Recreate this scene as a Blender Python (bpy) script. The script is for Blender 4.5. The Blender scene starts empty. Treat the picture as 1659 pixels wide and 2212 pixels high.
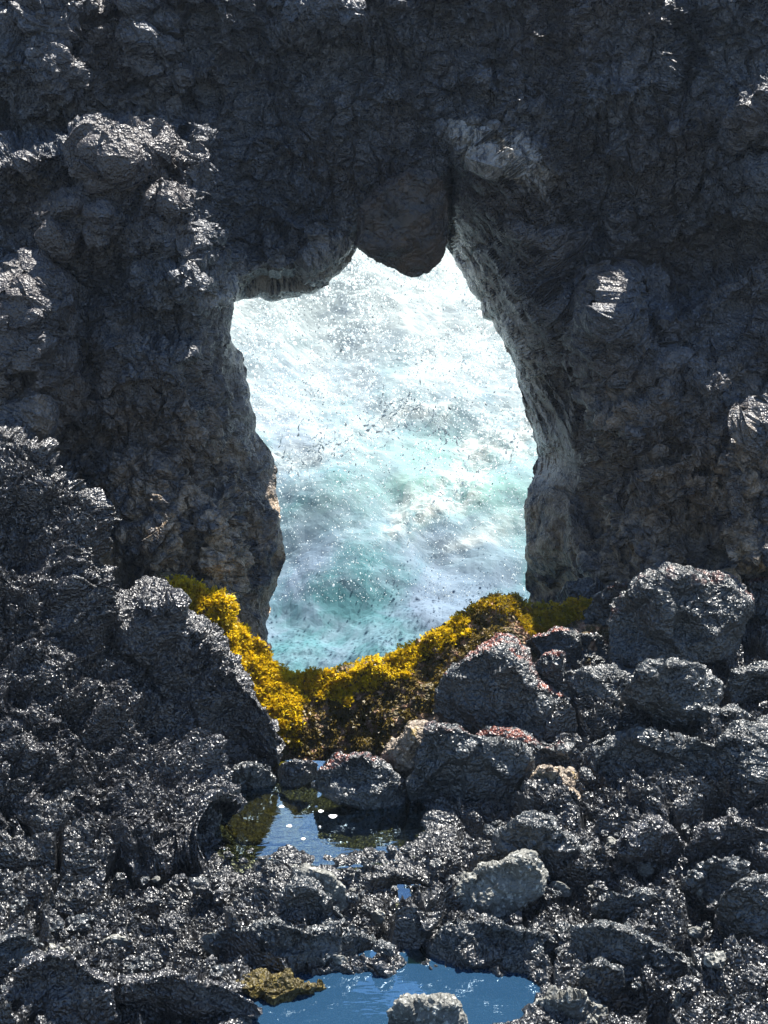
import bpy, math, random
import numpy as np
from mathutils import Vector
F32 = np.float32
random.seed(7)
RNG = np.random.default_rng(11)
scn = bpy.context.scene
COL = scn.collection

# ------------------------------------------------------------------ camera
CAMZ = 3.67
PITCH = math.radians(13.5)
FOC = 3039.0                       # focal length in units of a 1659 x 2212 picture
cam_d = bpy.data.cameras.new('camera')
cam_d.sensor_fit = 'VERTICAL'; cam_d.sensor_height = 24.0
cam_d.lens = 24.0 * FOC / 2212.0
cam_d.clip_start = 0.05; cam_d.clip_end = 6000
cam = bpy.data.objects.new('camera', cam_d); COL.objects.link(cam)
cam.location = (0, 0, CAMZ); cam.rotation_euler = (math.pi/2 - PITCH, 0, 0)
scn.camera = cam

# ------------------------------------------------------------------ light
SUN_EL = math.radians(68.5); SUN_AZ = math.radians(46)      # azimuth to the right of +Y
world = bpy.data.worlds.new('World'); scn.world = world; world.use_nodes = True
wn = world.node_tree.nodes; wl = world.node_tree.links
for n in list(wn): wn.remove(n)
sky = wn.new('ShaderNodeTexSky'); sky.sky_type = 'NISHITA'; sky.sun_disc = False
sky.sun_elevation = SUN_EL; sky.sun_rotation = SUN_AZ
sky.air_density = 1.0; sky.dust_density = 0.0; sky.ozone_density = 2.5
bg = wn.new('ShaderNodeBackground'); bg.inputs['Strength'].default_value = 0.07
wo = wn.new('ShaderNodeOutputWorld')
wl.new(sky.outputs[0], bg.inputs[0]); wl.new(bg.outputs[0], wo.inputs[0])
sun_d = bpy.data.lights.new('sun', 'SUN'); sun_d.energy = 5.0; sun_d.angle = math.radians(0.5)
sun_d.color = (1.0, 0.95, 0.87)
sun = bpy.data.objects.new('sun', sun_d); COL.objects.link(sun)
sdir = Vector((math.sin(SUN_AZ)*math.cos(SUN_EL), math.cos(SUN_AZ)*math.cos(SUN_EL), math.sin(SUN_EL)))
sun.rotation_euler = sdir.to_track_quat('Z', 'Y').to_euler(); sun.location = (3, 6, 12)

vs = scn.view_settings
vs.view_transform = 'Standard'; vs.look = 'None'; vs.gamma = 1.0; vs.use_curve_mapping = False
vs.exposure = 1.7
scn.cycles.max_bounces = 6; scn.cycles.diffuse_bounces = 3; scn.cycles.transparent_max_bounces = 6
scn.cycles.caustics_reflective = False; scn.cycles.caustics_refractive = False

# ------------------------------------------------------------------ noise (numpy)
def _h(i, j, k, seed):
    h = (i.astype(np.uint32)*np.uint32(374761393) + j.astype(np.uint32)*np.uint32(668265263)
         + k.astype(np.uint32)*np.uint32(2147483647) + np.uint32((seed*1274126177) & 0xffffffff))
    h ^= h >> np.uint32(13); h *= np.uint32(1274126177); h ^= h >> np.uint32(16)
    h *= np.uint32(2246822519); h ^= h >> np.uint32(13)
    return h
_g = RNG.normal(size=(256, 3)); _g /= np.linalg.norm(_g, axis=1)[:, None]; _g = _g.astype(F32)
def perlin(p, seed=0):
    p = p.astype(F32); f = np.floor(p); r = p - f; i = f.astype(np.int32)
    w = r*r*r*(r*(r*6-15)+10)
    out = np.zeros(len(p), F32)
    for dx in (0, 1):
        wx = w[:, 0] if dx else 1-w[:, 0]
        for dy in (0, 1):
            wy = w[:, 1] if dy else 1-w[:, 1]
            for dz in (0, 1):
                wz = w[:, 2] if dz else 1-w[:, 2]
                g = _g[_h(i[:, 0]+dx, i[:, 1]+dy, i[:, 2]+dz, seed) & np.uint32(255)]
                out += wx*wy*wz*(g[:, 0]*(r[:, 0]-dx)+g[:, 1]*(r[:, 1]-dy)+g[:, 2]*(r[:, 2]-dz))
    return out*1.5
def fbm(p, o=4, seed=0, gain=0.5):
    out = np.zeros(len(p), F32); a = 1.0; s = 1.0
    for k in range(o):
        out += a*perlin(p*s + 17.3*k, seed+k); a *= gain; s *= 2.03
    return out
def worley(p, seed=0, two=False):
    p = p.astype(F32); b = np.floor(p-0.5).astype(np.int32)
    f1 = np.full(len(p), 9, F32); f2 = f1.copy(); idv = np.zeros(len(p), F32)
    for dx in (0, 1):
        for dy in (0, 1):
            for dz in (0, 1):
                i, j, k = b[:, 0]+dx, b[:, 1]+dy, b[:, 2]+dz
                h = _h(i, j, k, seed)
                ox = (h & np.uint32(1023)).astype(F32)/1023*.74+.13
                oy = ((h >> np.uint32(10)) & np.uint32(1023)).astype(F32)/1023*.74+.13
                oz = ((h >> np.uint32(20)) & np.uint32(1023)).astype(F32)/1023*.74+.13
                d = (p[:, 0]-i-ox)**2+(p[:, 1]-j-oy)**2+(p[:, 2]-k-oz)**2
                if two:
                    f2 = np.minimum(f2, np.maximum(d, f1))
                idv = np.where(d < f1, (h >> np.uint32(7) & np.uint32(255)).astype(F32)/255, idv)
                f1 = np.minimum(f1, d)
    return (np.sqrt(f1), np.sqrt(f2), idv) if two else (np.sqrt(f1), None, idv)
def dome(p, seed=0):
    f1, _, idv = worley(p, seed)
    return np.sqrt(np.maximum(0, 1-(f1/0.85)**2))*(0.45+0.75*idv) - 0.5
def clinker(p, a=1.0, seed=0, big=0.05, mid=0.03, fin=0.013, soft=None):
    """rubbly lava: rounded clods at three sizes, broken up by cracks and hollows"""
    q = p + 0.05*np.stack([perlin(p*4, 91), perlin(p*4+7, 92), perlin(p*4+13, 93)], 1)
    m = np.clip(0.6+1.1*fbm(p*2.2, 2, seed+5), 0.1, 1.5)
    d = big*dome(q/0.20, seed+1) + mid*dome(q/0.085, seed+2)*m
    q2 = q + 0.012*np.stack([perlin(p*24, 81), perlin(p*24+7, 82), perlin(p*24+13, 83)], 1)
    d = d + 1.25*fin*dome(q2/0.040, seed+3)*(0.4+0.6*m) + 0.75*fin*np.abs(perlin(q2*48, seed+4))
    q3 = p + 0.006*np.stack([perlin(p*60, 71), perlin(p*60+7, 72), perlin(p*60+13, 73)], 1)
    d = d + 0.45*fin*dome(q3/0.019, seed+6)
    g1, g2, gi = worley(q*np.array([1, 1, 1.3])/0.12, seed+7, True); d = d + mid*1.3*(gi-0.5)*sstep(g2-g1, 0.0, 0.14)
    g1, g2, gi = worley(q2/0.05, seed+8, True); d = d + fin*1.6*(gi-0.5)*sstep(g2-g1, 0.0, 0.2)
    d = d + big*0.9*fbm(p*3.0, 3, seed+9)
    return d*a
def sstep(x, a, b):
    t = np.clip((x-a)/(b-a), 0, 1); return t*t*(3-2*t)

# ------------------------------------------------------------------ camera geometry
CP, SP = math.cos(PITCH), math.sin(PITCH)
def at(u, v, Y):
    """the point at world depth Y seen at picture position (u, v) of a 1659 x 2212 frame"""
    u = np.asarray(u, float); v = np.asarray(v, float); Y = np.asarray(Y, float)
    a = (u-829.5)/FOC; b = (1106-v)/FOC
    ry = CP + b*SP; rz = -SP + b*CP
    k = Y/ry
    return np.stack(np.broadcast_arrays(a*k, Y, CAMZ + rz*k), -1)
def at_z(u, v, z=0.0):
    b = (1106-np.asarray(v, float))/FOC
    ry = CP + b*SP; rz = -SP + b*CP
    return at(u, v, (z-CAMZ)/rz*ry)
def proj(p):
    y = p[:, 1]*CP - (p[:, 2]-CAMZ)*SP
    h = p[:, 1]*SP + (p[:, 2]-CAMZ)*CP
    return 829.5+FOC*p[:, 0]/y, 1106-FOC*h/y
def sdf(poly, U, V):
    """signed distance to a polygon, negative inside"""
    P = np.array(poly, F32); U = U.astype(F32); V = V.astype(F32)
    d = np.full(U.shape, 1e9, F32); ins = np.zeros(U.shape, bool)
    for k in range(len(P)):
        ax, ay = P[k]; bx, by = P[(k+1) % len(P)]
        ex, ey = bx-ax, by-ay
        t = np.clip(((U-ax)*ex+(V-ay)*ey)/(ex*ex+ey*ey+1e-9), 0, 1)
        d = np.minimum(d, (U-ax-t*ex)**2+(V-ay-t*ey)**2)
        if ay != by:
            c = ((ay > V) != (by > V)) & (U < (bx-ax)*(V-ay)/(by-ay)+ax)
            ins ^= c
    d = np.sqrt(d)
    return np.where(ins, -d, d)

# ------------------------------------------------------------------ mesh helpers
def mesh_obj(name, verts, faces, mat, parent=None, smooth=False, attrs=None):
    me = bpy.data.meshes.new(name)
    verts = np.ascontiguousarray(verts, F32); faces = np.ascontiguousarray(faces, np.int32)
    n, k = faces.shape
    me.vertices.add(len(verts)); me.vertices.foreach_set('co', verts.ravel())
    me.loops.add(n*k); me.loops.foreach_set('vertex_index', faces.ravel())
    me.polygons.add(n); me.polygons.foreach_set('loop_start', np.arange(0, n*k, k, dtype=np.int32))
    me.polygons.foreach_set('use_smooth', np.full(n, smooth))
    if attrs:
        for an, av in attrs.items():
            a = me.attributes.new(an, 'FLOAT', 'POINT'); a.data.foreach_set('value', np.ascontiguousarray(av, F32))
    me.update(calc_edges=True)
    o = bpy.data.objects.new(name, me); COL.objects.link(o)
    if mat: me.materials.append(mat)
    if parent: o.parent = parent
    return o
def tag(o, label=None, cat=None, group=None, kind=None):
    if label: o['label'] = label
    if cat: o['category'] = cat
    if group: o['group'] = group
    if kind: o['kind'] = kind
    return o
def grid_faces(nr, nc, wrap=False):
    i = np.arange((nr)*nc).reshape(nr, nc)
    a = i[:-1, :-1].ravel(); b = i[:-1, 1:].ravel(); c = i[1:, 1:].ravel(); d = i[1:, :-1].ravel()
    return np.stack([a, d, c, b], 1)
def vnormals(v, f):
    a = v[f[:, 2]]-v[f[:, 0]]; b = v[f[:, 3]]-v[f[:, 1]]
    n = np.cross(a, b); out = np.zeros_like(v, dtype=np.float64)
    for k in range(4):
        for c in range(3):
            out[:, c] += np.bincount(f[:, k], n[:, c], minlength=len(v))
    out /= np.linalg.norm(out, axis=1)[:, None]+1e-12
    return out

# ------------------------------------------------------------------ materials
class NT:
    def __init__(s, name):
        s.m = bpy.data.materials.new(name); s.m.use_nodes = True
        s.n = s.m.node_tree.nodes; s.l = s.m.node_tree.links
        for n in list(s.n): s.n.remove(n)
        s.out = s.n.new('ShaderNodeOutputMaterial')
        s.geo = s.n.new('ShaderNodeNewGeometry')
    def node(s, t, **kw):
        n = s.n.new(t)
        for k, v in kw.items():
            if hasattr(n, k) and k not in n.inputs: setattr(n, k, v)
        return n
    def put(s, sock, val):
        if hasattr(val, 'is_linked') or hasattr(val, 'links'): s.l.new(val, sock)
        else: sock.default_value = val
    def noise(s, scale, detail=4, rough=0.55, vec=None, dist=0.0):
        n = s.n.new('ShaderNodeTexNoise'); n.inputs['Scale'].default_value = scale
        n.inputs['Detail'].default_value = detail; n.inputs['Roughness'].default_value = rough
        n.inputs['Distortion'].default_value = dist
        s.l.new(vec or s.geo.outputs['Position'], n.inputs['Vector']); return n.outputs['Fac']
    def voro(s, scale, feat='F1', vec=None, out='Distance', rand=1.0):
        n = s.n.new('ShaderNodeTexVoronoi'); n.feature = feat; n.inputs['Scale'].default_value = scale
        n.inputs['Randomness'].default_value = rand
        s.l.new(vec or s.geo.outputs['Position'], n.inputs['Vector']); return n.outputs[out]
    def ramp(s, fac, stops, interp='LINEAR'):
        n = s.n.new('ShaderNodeValToRGB'); n.color_ramp.interpolation = interp; e = n.color_ramp.elements
        while len(e) < len(stops): e.new(0.5)
        for k, (p, c) in enumerate(stops):
            e[k].position = p
            if not hasattr(c, '__len__'): c = (c, c, c)
            e[k].color = (*c, 1)
        s.l.new(fac, n.inputs[0]); return n.outputs[0]
    def mix(s, fac, a, b, mode='MIX'):
        n = s.n.new('ShaderNodeMix'); n.data_type = 'RGBA'; n.blend_type = mode
        s.put(n.inputs[0], fac)
        for sock, val in ((n.inputs[6], a), (n.inputs[7], b)):
            if isinstance(val, tuple): val = (*val, 1)
            s.put(sock, val)
        return n.outputs[2]
    def math(s, op, a, b=0.0, clamp=False):
        n = s.n.new('ShaderNodeMath'); n.operation = op; n.use_clamp = clamp
        s.put(n.inputs[0], a); s.put(n.inputs[1], b); return n.outputs[0]
    def attr(s, name):
        n = s.n.new('ShaderNodeAttribute'); n.attribute_name = name; return n.outputs['Fac']
    def map(s, scale=(1, 1, 1), rot=(0, 0, 0)):
        n = s.n.new('ShaderNodeMapping'); n.inputs['Scale'].default_value = scale; n.inputs['Rotation'].default_value = rot
        s.l.new(s.geo.outputs['Position'], n.inputs['Vector']); return n.outputs[0]
    def sep(s):
        n = s.n.new('ShaderNodeSeparateXYZ'); s.l.new(s.geo.outputs['Position'], n.inputs[0]); return n.outputs
    def bump(s, h, dist, strength=1.0, prev=None):
        n = s.n.new('ShaderNodeBump'); n.inputs['Distance'].default_value = dist; n.inputs['Strength'].default_value = strength
        s.l.new(h, n.inputs['Height'])
        if prev: s.l.new(prev, n.inputs['Normal'])
        return n.outputs[0]
    def bsdf(s, col, rough, nrm=None, spec=0.5, **kw):
        n = s.n.new('ShaderNodeBsdfPrincipled')
        if isinstance(col, tuple): col = (*col, 1)
        s.put(n.inputs['Base Color'], col); s.put(n.inputs['Roughness'], rough)
        s.put(n.inputs['Specular IOR Level'], spec)
        if nrm: s.l.new(nrm, n.inputs['Normal'])
        for k, v in kw.items(): s.put(n.inputs[k], v)
        s.l.new(n.outputs[0], s.out.inputs[0]); return n

def rock_mat(name, dark, light, rough=(0.32, 0.6), bump=1.0, spec=0.5, wet=False, stain=None, tint=None, grain=1.0, lichen=None):
    t = NT(name)
    n1 = t.noise(2.3, 6, 0.6); n2 = t.noise(26, 5, 0.65); cell = t.voro(70, out='Color')
    c = t.ramp(n2, [(0.3, dark), (0.72, light)])
    c = t.mix(t.ramp(n1, [(0.35, 0.0), (0.68, 0.75)]), c, tuple(x*0.55 for x in light))
    cs = t.n.new('ShaderNodeSeparateColor'); t.l.new(cell, cs.inputs[0])
    c = t.mix(t.ramp(cs.outputs[0], [(0.8, 0.0), (0.97, 0.55)]), c, tuple(min(1, x*2.6) for x in light))
    if stain:      # mottled crusts near the waterline: (colour a, colour b, z low, z high)
        ca, cb, z0, z1 = stain
        z = t.sep()[2]
        zf = t.math('ADD', z, t.math('MULTIPLY', t.math('SUBTRACT', t.noise(1.6, 4, 0.6), 0.5), 1.6))
        mr = t.n.new('ShaderNodeMapRange'); mr.inputs['From Min'].default_value = z1; mr.inputs['From Max'].default_value = z0
        t.l.new(zf, mr.inputs['Value'])
        patch = t.ramp(t.noise(5.5, 7, 0.68), [(0.42, 0.05), (0.56, 1.0)])
        cc = t.mix(t.ramp(t.noise(13, 6, 0.7), [(0.42, 0.0), (0.6, 1.0)]), ca, cb)
        c = t.mix(t.math('MULTIPLY', mr.outputs[0], patch), c, cc)
    if lichen:
        lc, amt = lichen
        c = t.mix(t.ramp(t.noise(9, 6, 0.7), [(1-amt-.07, 0.0), (1-amt+.03, 0.9)]), c, lc)
    if tint:
        c = t.mix(t.math('MULTIPLY', t.attr('tint'), t.ramp(t.noise(40, 4, 0.7), [(0.42, 0.0), (0.58, 1.0)])), c, tint)
    r = t.ramp(t.noise(14, 4, 0.6), [(0.3, rough[0]), (0.7, rough[1])])
    if wet:
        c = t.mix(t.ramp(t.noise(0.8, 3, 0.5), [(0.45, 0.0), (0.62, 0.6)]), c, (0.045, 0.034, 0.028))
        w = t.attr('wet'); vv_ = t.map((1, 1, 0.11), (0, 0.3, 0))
        c = t.mix(t.math('MULTIPLY', w, t.ramp(t.noise(30, 5, 0.7, vv_), [(0.42, 0.0), (0.50, 1.0)])), c, (0.55, 0.53, 0.49))  # pale streaks: light reflected from the foam, painted into the lip's colour
        r = t.mix(w, r, (0.2, 0.2, 0.2))  # real wetness: only the lower roughness
    h1 = t.noise(42*grain, 1.5, 0.6); h2 = t.voro(62*grain)
    b = t.bump(h2, 0.014, 0.6*bump); b = t.bump(h1, 0.03, 0.8*bump, b)
    t.bsdf(c, r, b, spec)
    return t.m

M_ground = rock_mat('lava_rubble', (0.004, 0.005, 0.007), (0.024, 0.026, 0.029), (0.26, 0.52), 1.0, 1.0)
M_slope = rock_mat('lava_slope', (0.004, 0.005, 0.007), (0.022, 0.023, 0.028), (0.24, 0.5), 1.0, 1.0, tint=(0.35, 0.12, 0.03))
M_boulder = rock_mat('lava_boulder', (0.006, 0.009, 0.011), (0.028, 0.034, 0.038), (0.28, 0.52), 0.85, 0.9, tint=(0.2, 0.045, 0.02))
M_grey = rock_mat('grey_stone', (0.07, 0.072, 0.066), (0.2, 0.2, 0.18), (0.45, 0.7), 0.6, 0.4)
M_tan = rock_mat('tan_stone', (0.08, 0.065, 0.05), (0.26, 0.21, 0.16), (0.4, 0.65), 0.7, 0.4, lichen=((0.2, 0.14, 0.03), 0.36))
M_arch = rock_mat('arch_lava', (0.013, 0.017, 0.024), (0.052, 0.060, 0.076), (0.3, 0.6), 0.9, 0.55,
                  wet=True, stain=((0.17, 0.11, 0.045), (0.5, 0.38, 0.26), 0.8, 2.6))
M_sill = rock_mat('coralline_rock', (0.10, 0.05, 0.028), (0.46, 0.26, 0.16), (0.4, 0.7), 1.0, 0.4, lichen=((0.05, 0.045, 0.01), 0.5))

def block_mat():
    t = NT('wet_block'); v = t.map((1, 1, 0.35))
    c = t.mix(t.ramp(t.noise(6, 6, 0.6), [(0.4, 0.0), (0.62, 1.0)]), (0.014, 0.014, 0.016), (0.05, 0.034, 0.024))
    b = t.bump(t.noise(18, 6, 0.65), 0.03, 0.5)
    t.bsdf(c, t.ramp(t.noise(5, 3, .5, v), [(0.35, 0.25), (0.65, 0.5)]), b, 0.5); return t.m
M_block = block_mat()
M_olive = rock_mat('mossy_bed', (0.012, 0.010, 0.004), (0.085, 0.065, 0.016), (0.4, 0.6), 0.8, 0.3)

# ------------------------------------------------------------------ the arch
HOLE = [(505,652),(530,642),(560,645),(585,650),(612,644),(645,640),(682,632),(702,618),(722,594),(746,568),(771,536),
        (790,520),(850,480),(930,480),(972,545),(978,556),(992,582),(1012,614),(1034,650),(1046,684),(1064,692),(1086,735),
        (1106,782),(1120,830),(1131,872),(1146,914),(1156,960),(1163,986),(1154,1020),(1140,1050),(1131,1098),(1136,1150),
        (1134,1200),(1138,1260),(1142,1310),(1142,1520),(575,1520),(576,1440),(577,1390),(580,1335),(586,1290),(600,1262),
        (613,1226),(616,1190),(608,1150),(601,1100),(596,1050),(598,1010),(592,984),(574,964),(556,940),(549,900),(541,852),
        (531,800),(521,764),(502,738),(500,700)]
def arch_depth(U, V, P_u=None):
    sh = U.shape
    Y = 10.0 + (1440-V)/1770*0.75
    q = np.stack([U/260, V/260, np.zeros_like(U)], -1).reshape(-1, 3)
    big = fbm(q, 4, 31).reshape(sh)
    Y = Y + 0.22*big
    wob = 16*fbm(q*4.5, 3, 41).reshape(sh)
    wob2 = 16*fbm(q*4.5+9, 3, 42).reshape(sh)
    Uw, Vw = U+wob, V+wob2
    def ledge(poly, off, w, c=0.0):
        d = sdf(poly, Uw, Vw)
        return off*sstep(-d, -c*w, w*(1-c))
    crag = [(-1500,300),(0,285),(60,270),(170,252),(210,245),(260,272),(310,250),(370,272),(395,235),(430,222),(470,245),
            (482,290),(500,330),(508,450),(514,600),(500,740),(480,800),(490,900),(475,970),(505,1040),(545,1100),(552,1200),(540,1560),(-1500,1560)]
    Y = Y + ledge(crag, -0.62, 85)
    Y = Y + ledge([(-1500,540),(0,575),(60,585),(150,590),(150,700),(135,850),(120,930),(60,1000),(-1500,1000)], -0.4, 70)
    Y = Y + ledge([(150,340),(260,300),(330,310),(300,420),(230,560),(150,600),(90,520)], -0.16, 60)
    Y = Y + ledge([(350,300),(470,270),(480,400),(420,560),(380,500)], -0.16, 50)
    Y = Y + ledge([(200,720),(300,690),(430,760),(420,830),(330,870),(210,860)], -0.16, 40)
    Y = Y + ledge([(170,960),(330,930),(400,1000),(420,1200),(330,1560),(150,1560)], -0.12, 60)
    Y = Y + ledge([(425,1090),(470,1040),(560,1080),(700,1200),(700,1560),(420,1560)], -0.16, 30)
    Y = Y + ledge([(-1500,-400),(200,-400),(260,60),(200,150),(300,250),(-1500,270)], -0.22, 120)
    Y = Y + ledge([(1228,640),(1290,578),(1340,585),(1390,640),(1480,590),(1560,545),(1660,505),(3200,470),(3200,1560),(1290,1560),
                   (1262,1200),(1240,1000),(1235,900),(1225,760)], -0.62, 80)
    Y = Y + ledge([(1325,890),(1400,855),(1450,812),(1560,750),(1600,800),(3200,830),(3200,1560),(1330,1560),(1315,1100)], -0.24, 70)
    Y = Y + ledge([(1370,1010),(1500,1000),(3200,1010),(3200,1560),(1380,1560)], -0.14, 60)
    Y = Y + ledge([(1562,960),(1590,905),(1640,882),(3200,850),(3200,1236),(1659,1232),(1565,1240),(1556,1100)], -0.28, 26)
    Y = Y + ledge([(1600,380),(1660,340),(3200,330),(3200,560),(1620,560)], -0.2, 50)
    Y = Y + ledge([(1270,1230),(1400,1150),(1600,1120),(3200,1200),(3200,1560),(1200,1560)], -0.15, 60)
    for ku, kv, ra, rb, am in ((1350,612,48,34,.26),(1548,800,42,60,.3),(1480,800,40,30,.18),(1372,890,45,34,.24),(1430,1006,80,16,.16),(1648,160,30,70,.25),(1640,355,30,20,.2),
            (722,12,45,40,.3),(40,140,60,40,.2),(95,85,30,40,.2),(30,310,45,30,.2),(1640,905,40,30,.2),(230,300,60,30,.2),(430,250,40,30,.15),(375,420,40,110,.2),(190,450,60,50,.2),(330,590,40,25,.15),(420,600,60,30,.15)):
        dv = Vw-kv+0.35*(Uw-ku)*(1 if ku > 900 else -0.3); dv = dv + 14*np.abs(wob2)/16
        Y = Y - 1.15*am*np.exp(-np.abs((Uw-ku)/(ra*1.25))**3)*sstep(dv, -rb*0.4, rb*0.35)*(1-sstep(dv, rb*0.4, rb*3.2))
    Y = Y + 0.28*sstep(V, 60, 560)*sstep(U, 470, 560)*sstep(-U, -1060, -960)
    Y = Y + 0.40*sstep(V, 230, 560)*sstep(U, 1120, 1230)
    Y = Y + ledge([(1000,-300),(1180,-300),(1210,60),(1160,240),(1010,240),(960,100)], -0.22, 60)
    Y = Y + ledge([(1195,-300),(1480,-300),(1500,120),(1440,250),(1230,270),(1200,120)], -0.30, 70)
    Y = Y + ledge([(1505,-300),(3200,-300),(3200,260),(1560,330),(1500,180)], -0.42, 60)
    Y = Y + ledge([(250,-300),(520,-300),(560,60),(500,200),(330,230),(240,90)], -0.25, 60)
    Y = Y + ledge([(560,-300),(860,-300),(880,40),(700,160),(580,90)], -0.18, 60)
    # recess above the opening and the raised lip that runs down its right side
    Y = Y + 0.3*np.exp(-(((U-720)/210)**2+((V-420)/130)**2))
    lip = [(950,268),(1060,330),(1130,400),(1168,480),(1176,600),(1184,700),(1216,790),(1238,860),(1230,940),(1247,1000),(1252,1100),
           (1264,1200),(1292,1300),(1292,1560),(900,1560),(900,540),(960,420)]
    dl = sdf(lip, U+0.6*wob, V); dh = sdf(HOLE, U, V)
    dout = np.maximum(dh, 0)
    tt = np.clip(-dl, 0, None); t = np.where(dl < 0, tt/(tt+dout+1e-3), 0)
    right = (U > 930)
    t = np.where(right, t, 0)
    Y = Y + 1.0*t**1.15
    # striated folds on the lip
    ang = math.radians(52)
    al = (U*math.cos(ang)+V*math.sin(ang)); ac = (-U*math.sin(ang)+V*math.cos(ang))
    bend = 0.0015*(V-300)**2*0.5
    qs = np.stack([al/170, (ac-bend*0.3)/19, np.zeros_like(U)], -1).reshape(-1, 3)
    st = np.abs(perlin(qs, 55).reshape(sh)); st2 = np.abs(perlin(qs*2.1, 56).reshape(sh))
    strip = [(940,270),(1060,250),(1180,320),(1260,430),(1260,560),(1290,700),(1300,800),(1250,1000),(1140,1000),(1050,680),(980,540),(1000,420)]
    ms = sstep(-sdf(strip, Uw, Vw), -10, 45)
    Y = Y - ms*(0.2*st + 0.1*st2)
    # left reveal and the slab underside
    lp = [(516,560),(512,640),(500,740),(486,800),(493,900),(476,965),(503,1035),(548,1100),(565,1200),(560,1290),(560,1560),(800,1560),(800,560)]
    dl = sdf(lp, U+0.4*wob, V); tt = np.clip(-dl, 0, None)
    t = np.where((dl < 0) & (U < 700) & (V > 600), tt/(tt+dout+1e-3), 0)
    Y = Y + 0.55*t*(1-0.6*sstep(V, 1040, 1130))
    up = [(516,625),(545,585),(600,566),(690,560),(740,525),(780,488),(830,470),(900,560),(700,760),(500,760)]
    dl = sdf(up, U+0.3*wob, V+0.3*wob2); tt = np.clip(-dl, 0, None)
    t = np.where((dl < 0) & (V < 660) & (U < 880), tt/(tt+dout+1e-3), 0)
    Y = Y + 0.4*t
    # the crack beside the hanging block, and the diagonal seam above it
    cr = np.abs(U-(976+0.02*(V-450)+0.3*wob)); Y = Y + 0.4*np.exp(-(cr/9)**2)*sstep(V, 330, 380)*(1-sstep(V, 560, 600))
    a1 = (U-850)*0.65+(V-480)*0.62+0.4*wob
    Y = Y + 0.22*sstep(a1, -8, 40)*sstep(V, 260, 320)*np.exp(-((U-880)/110)**4)*(1-sstep(V, 560, 640))
    return Y

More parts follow.
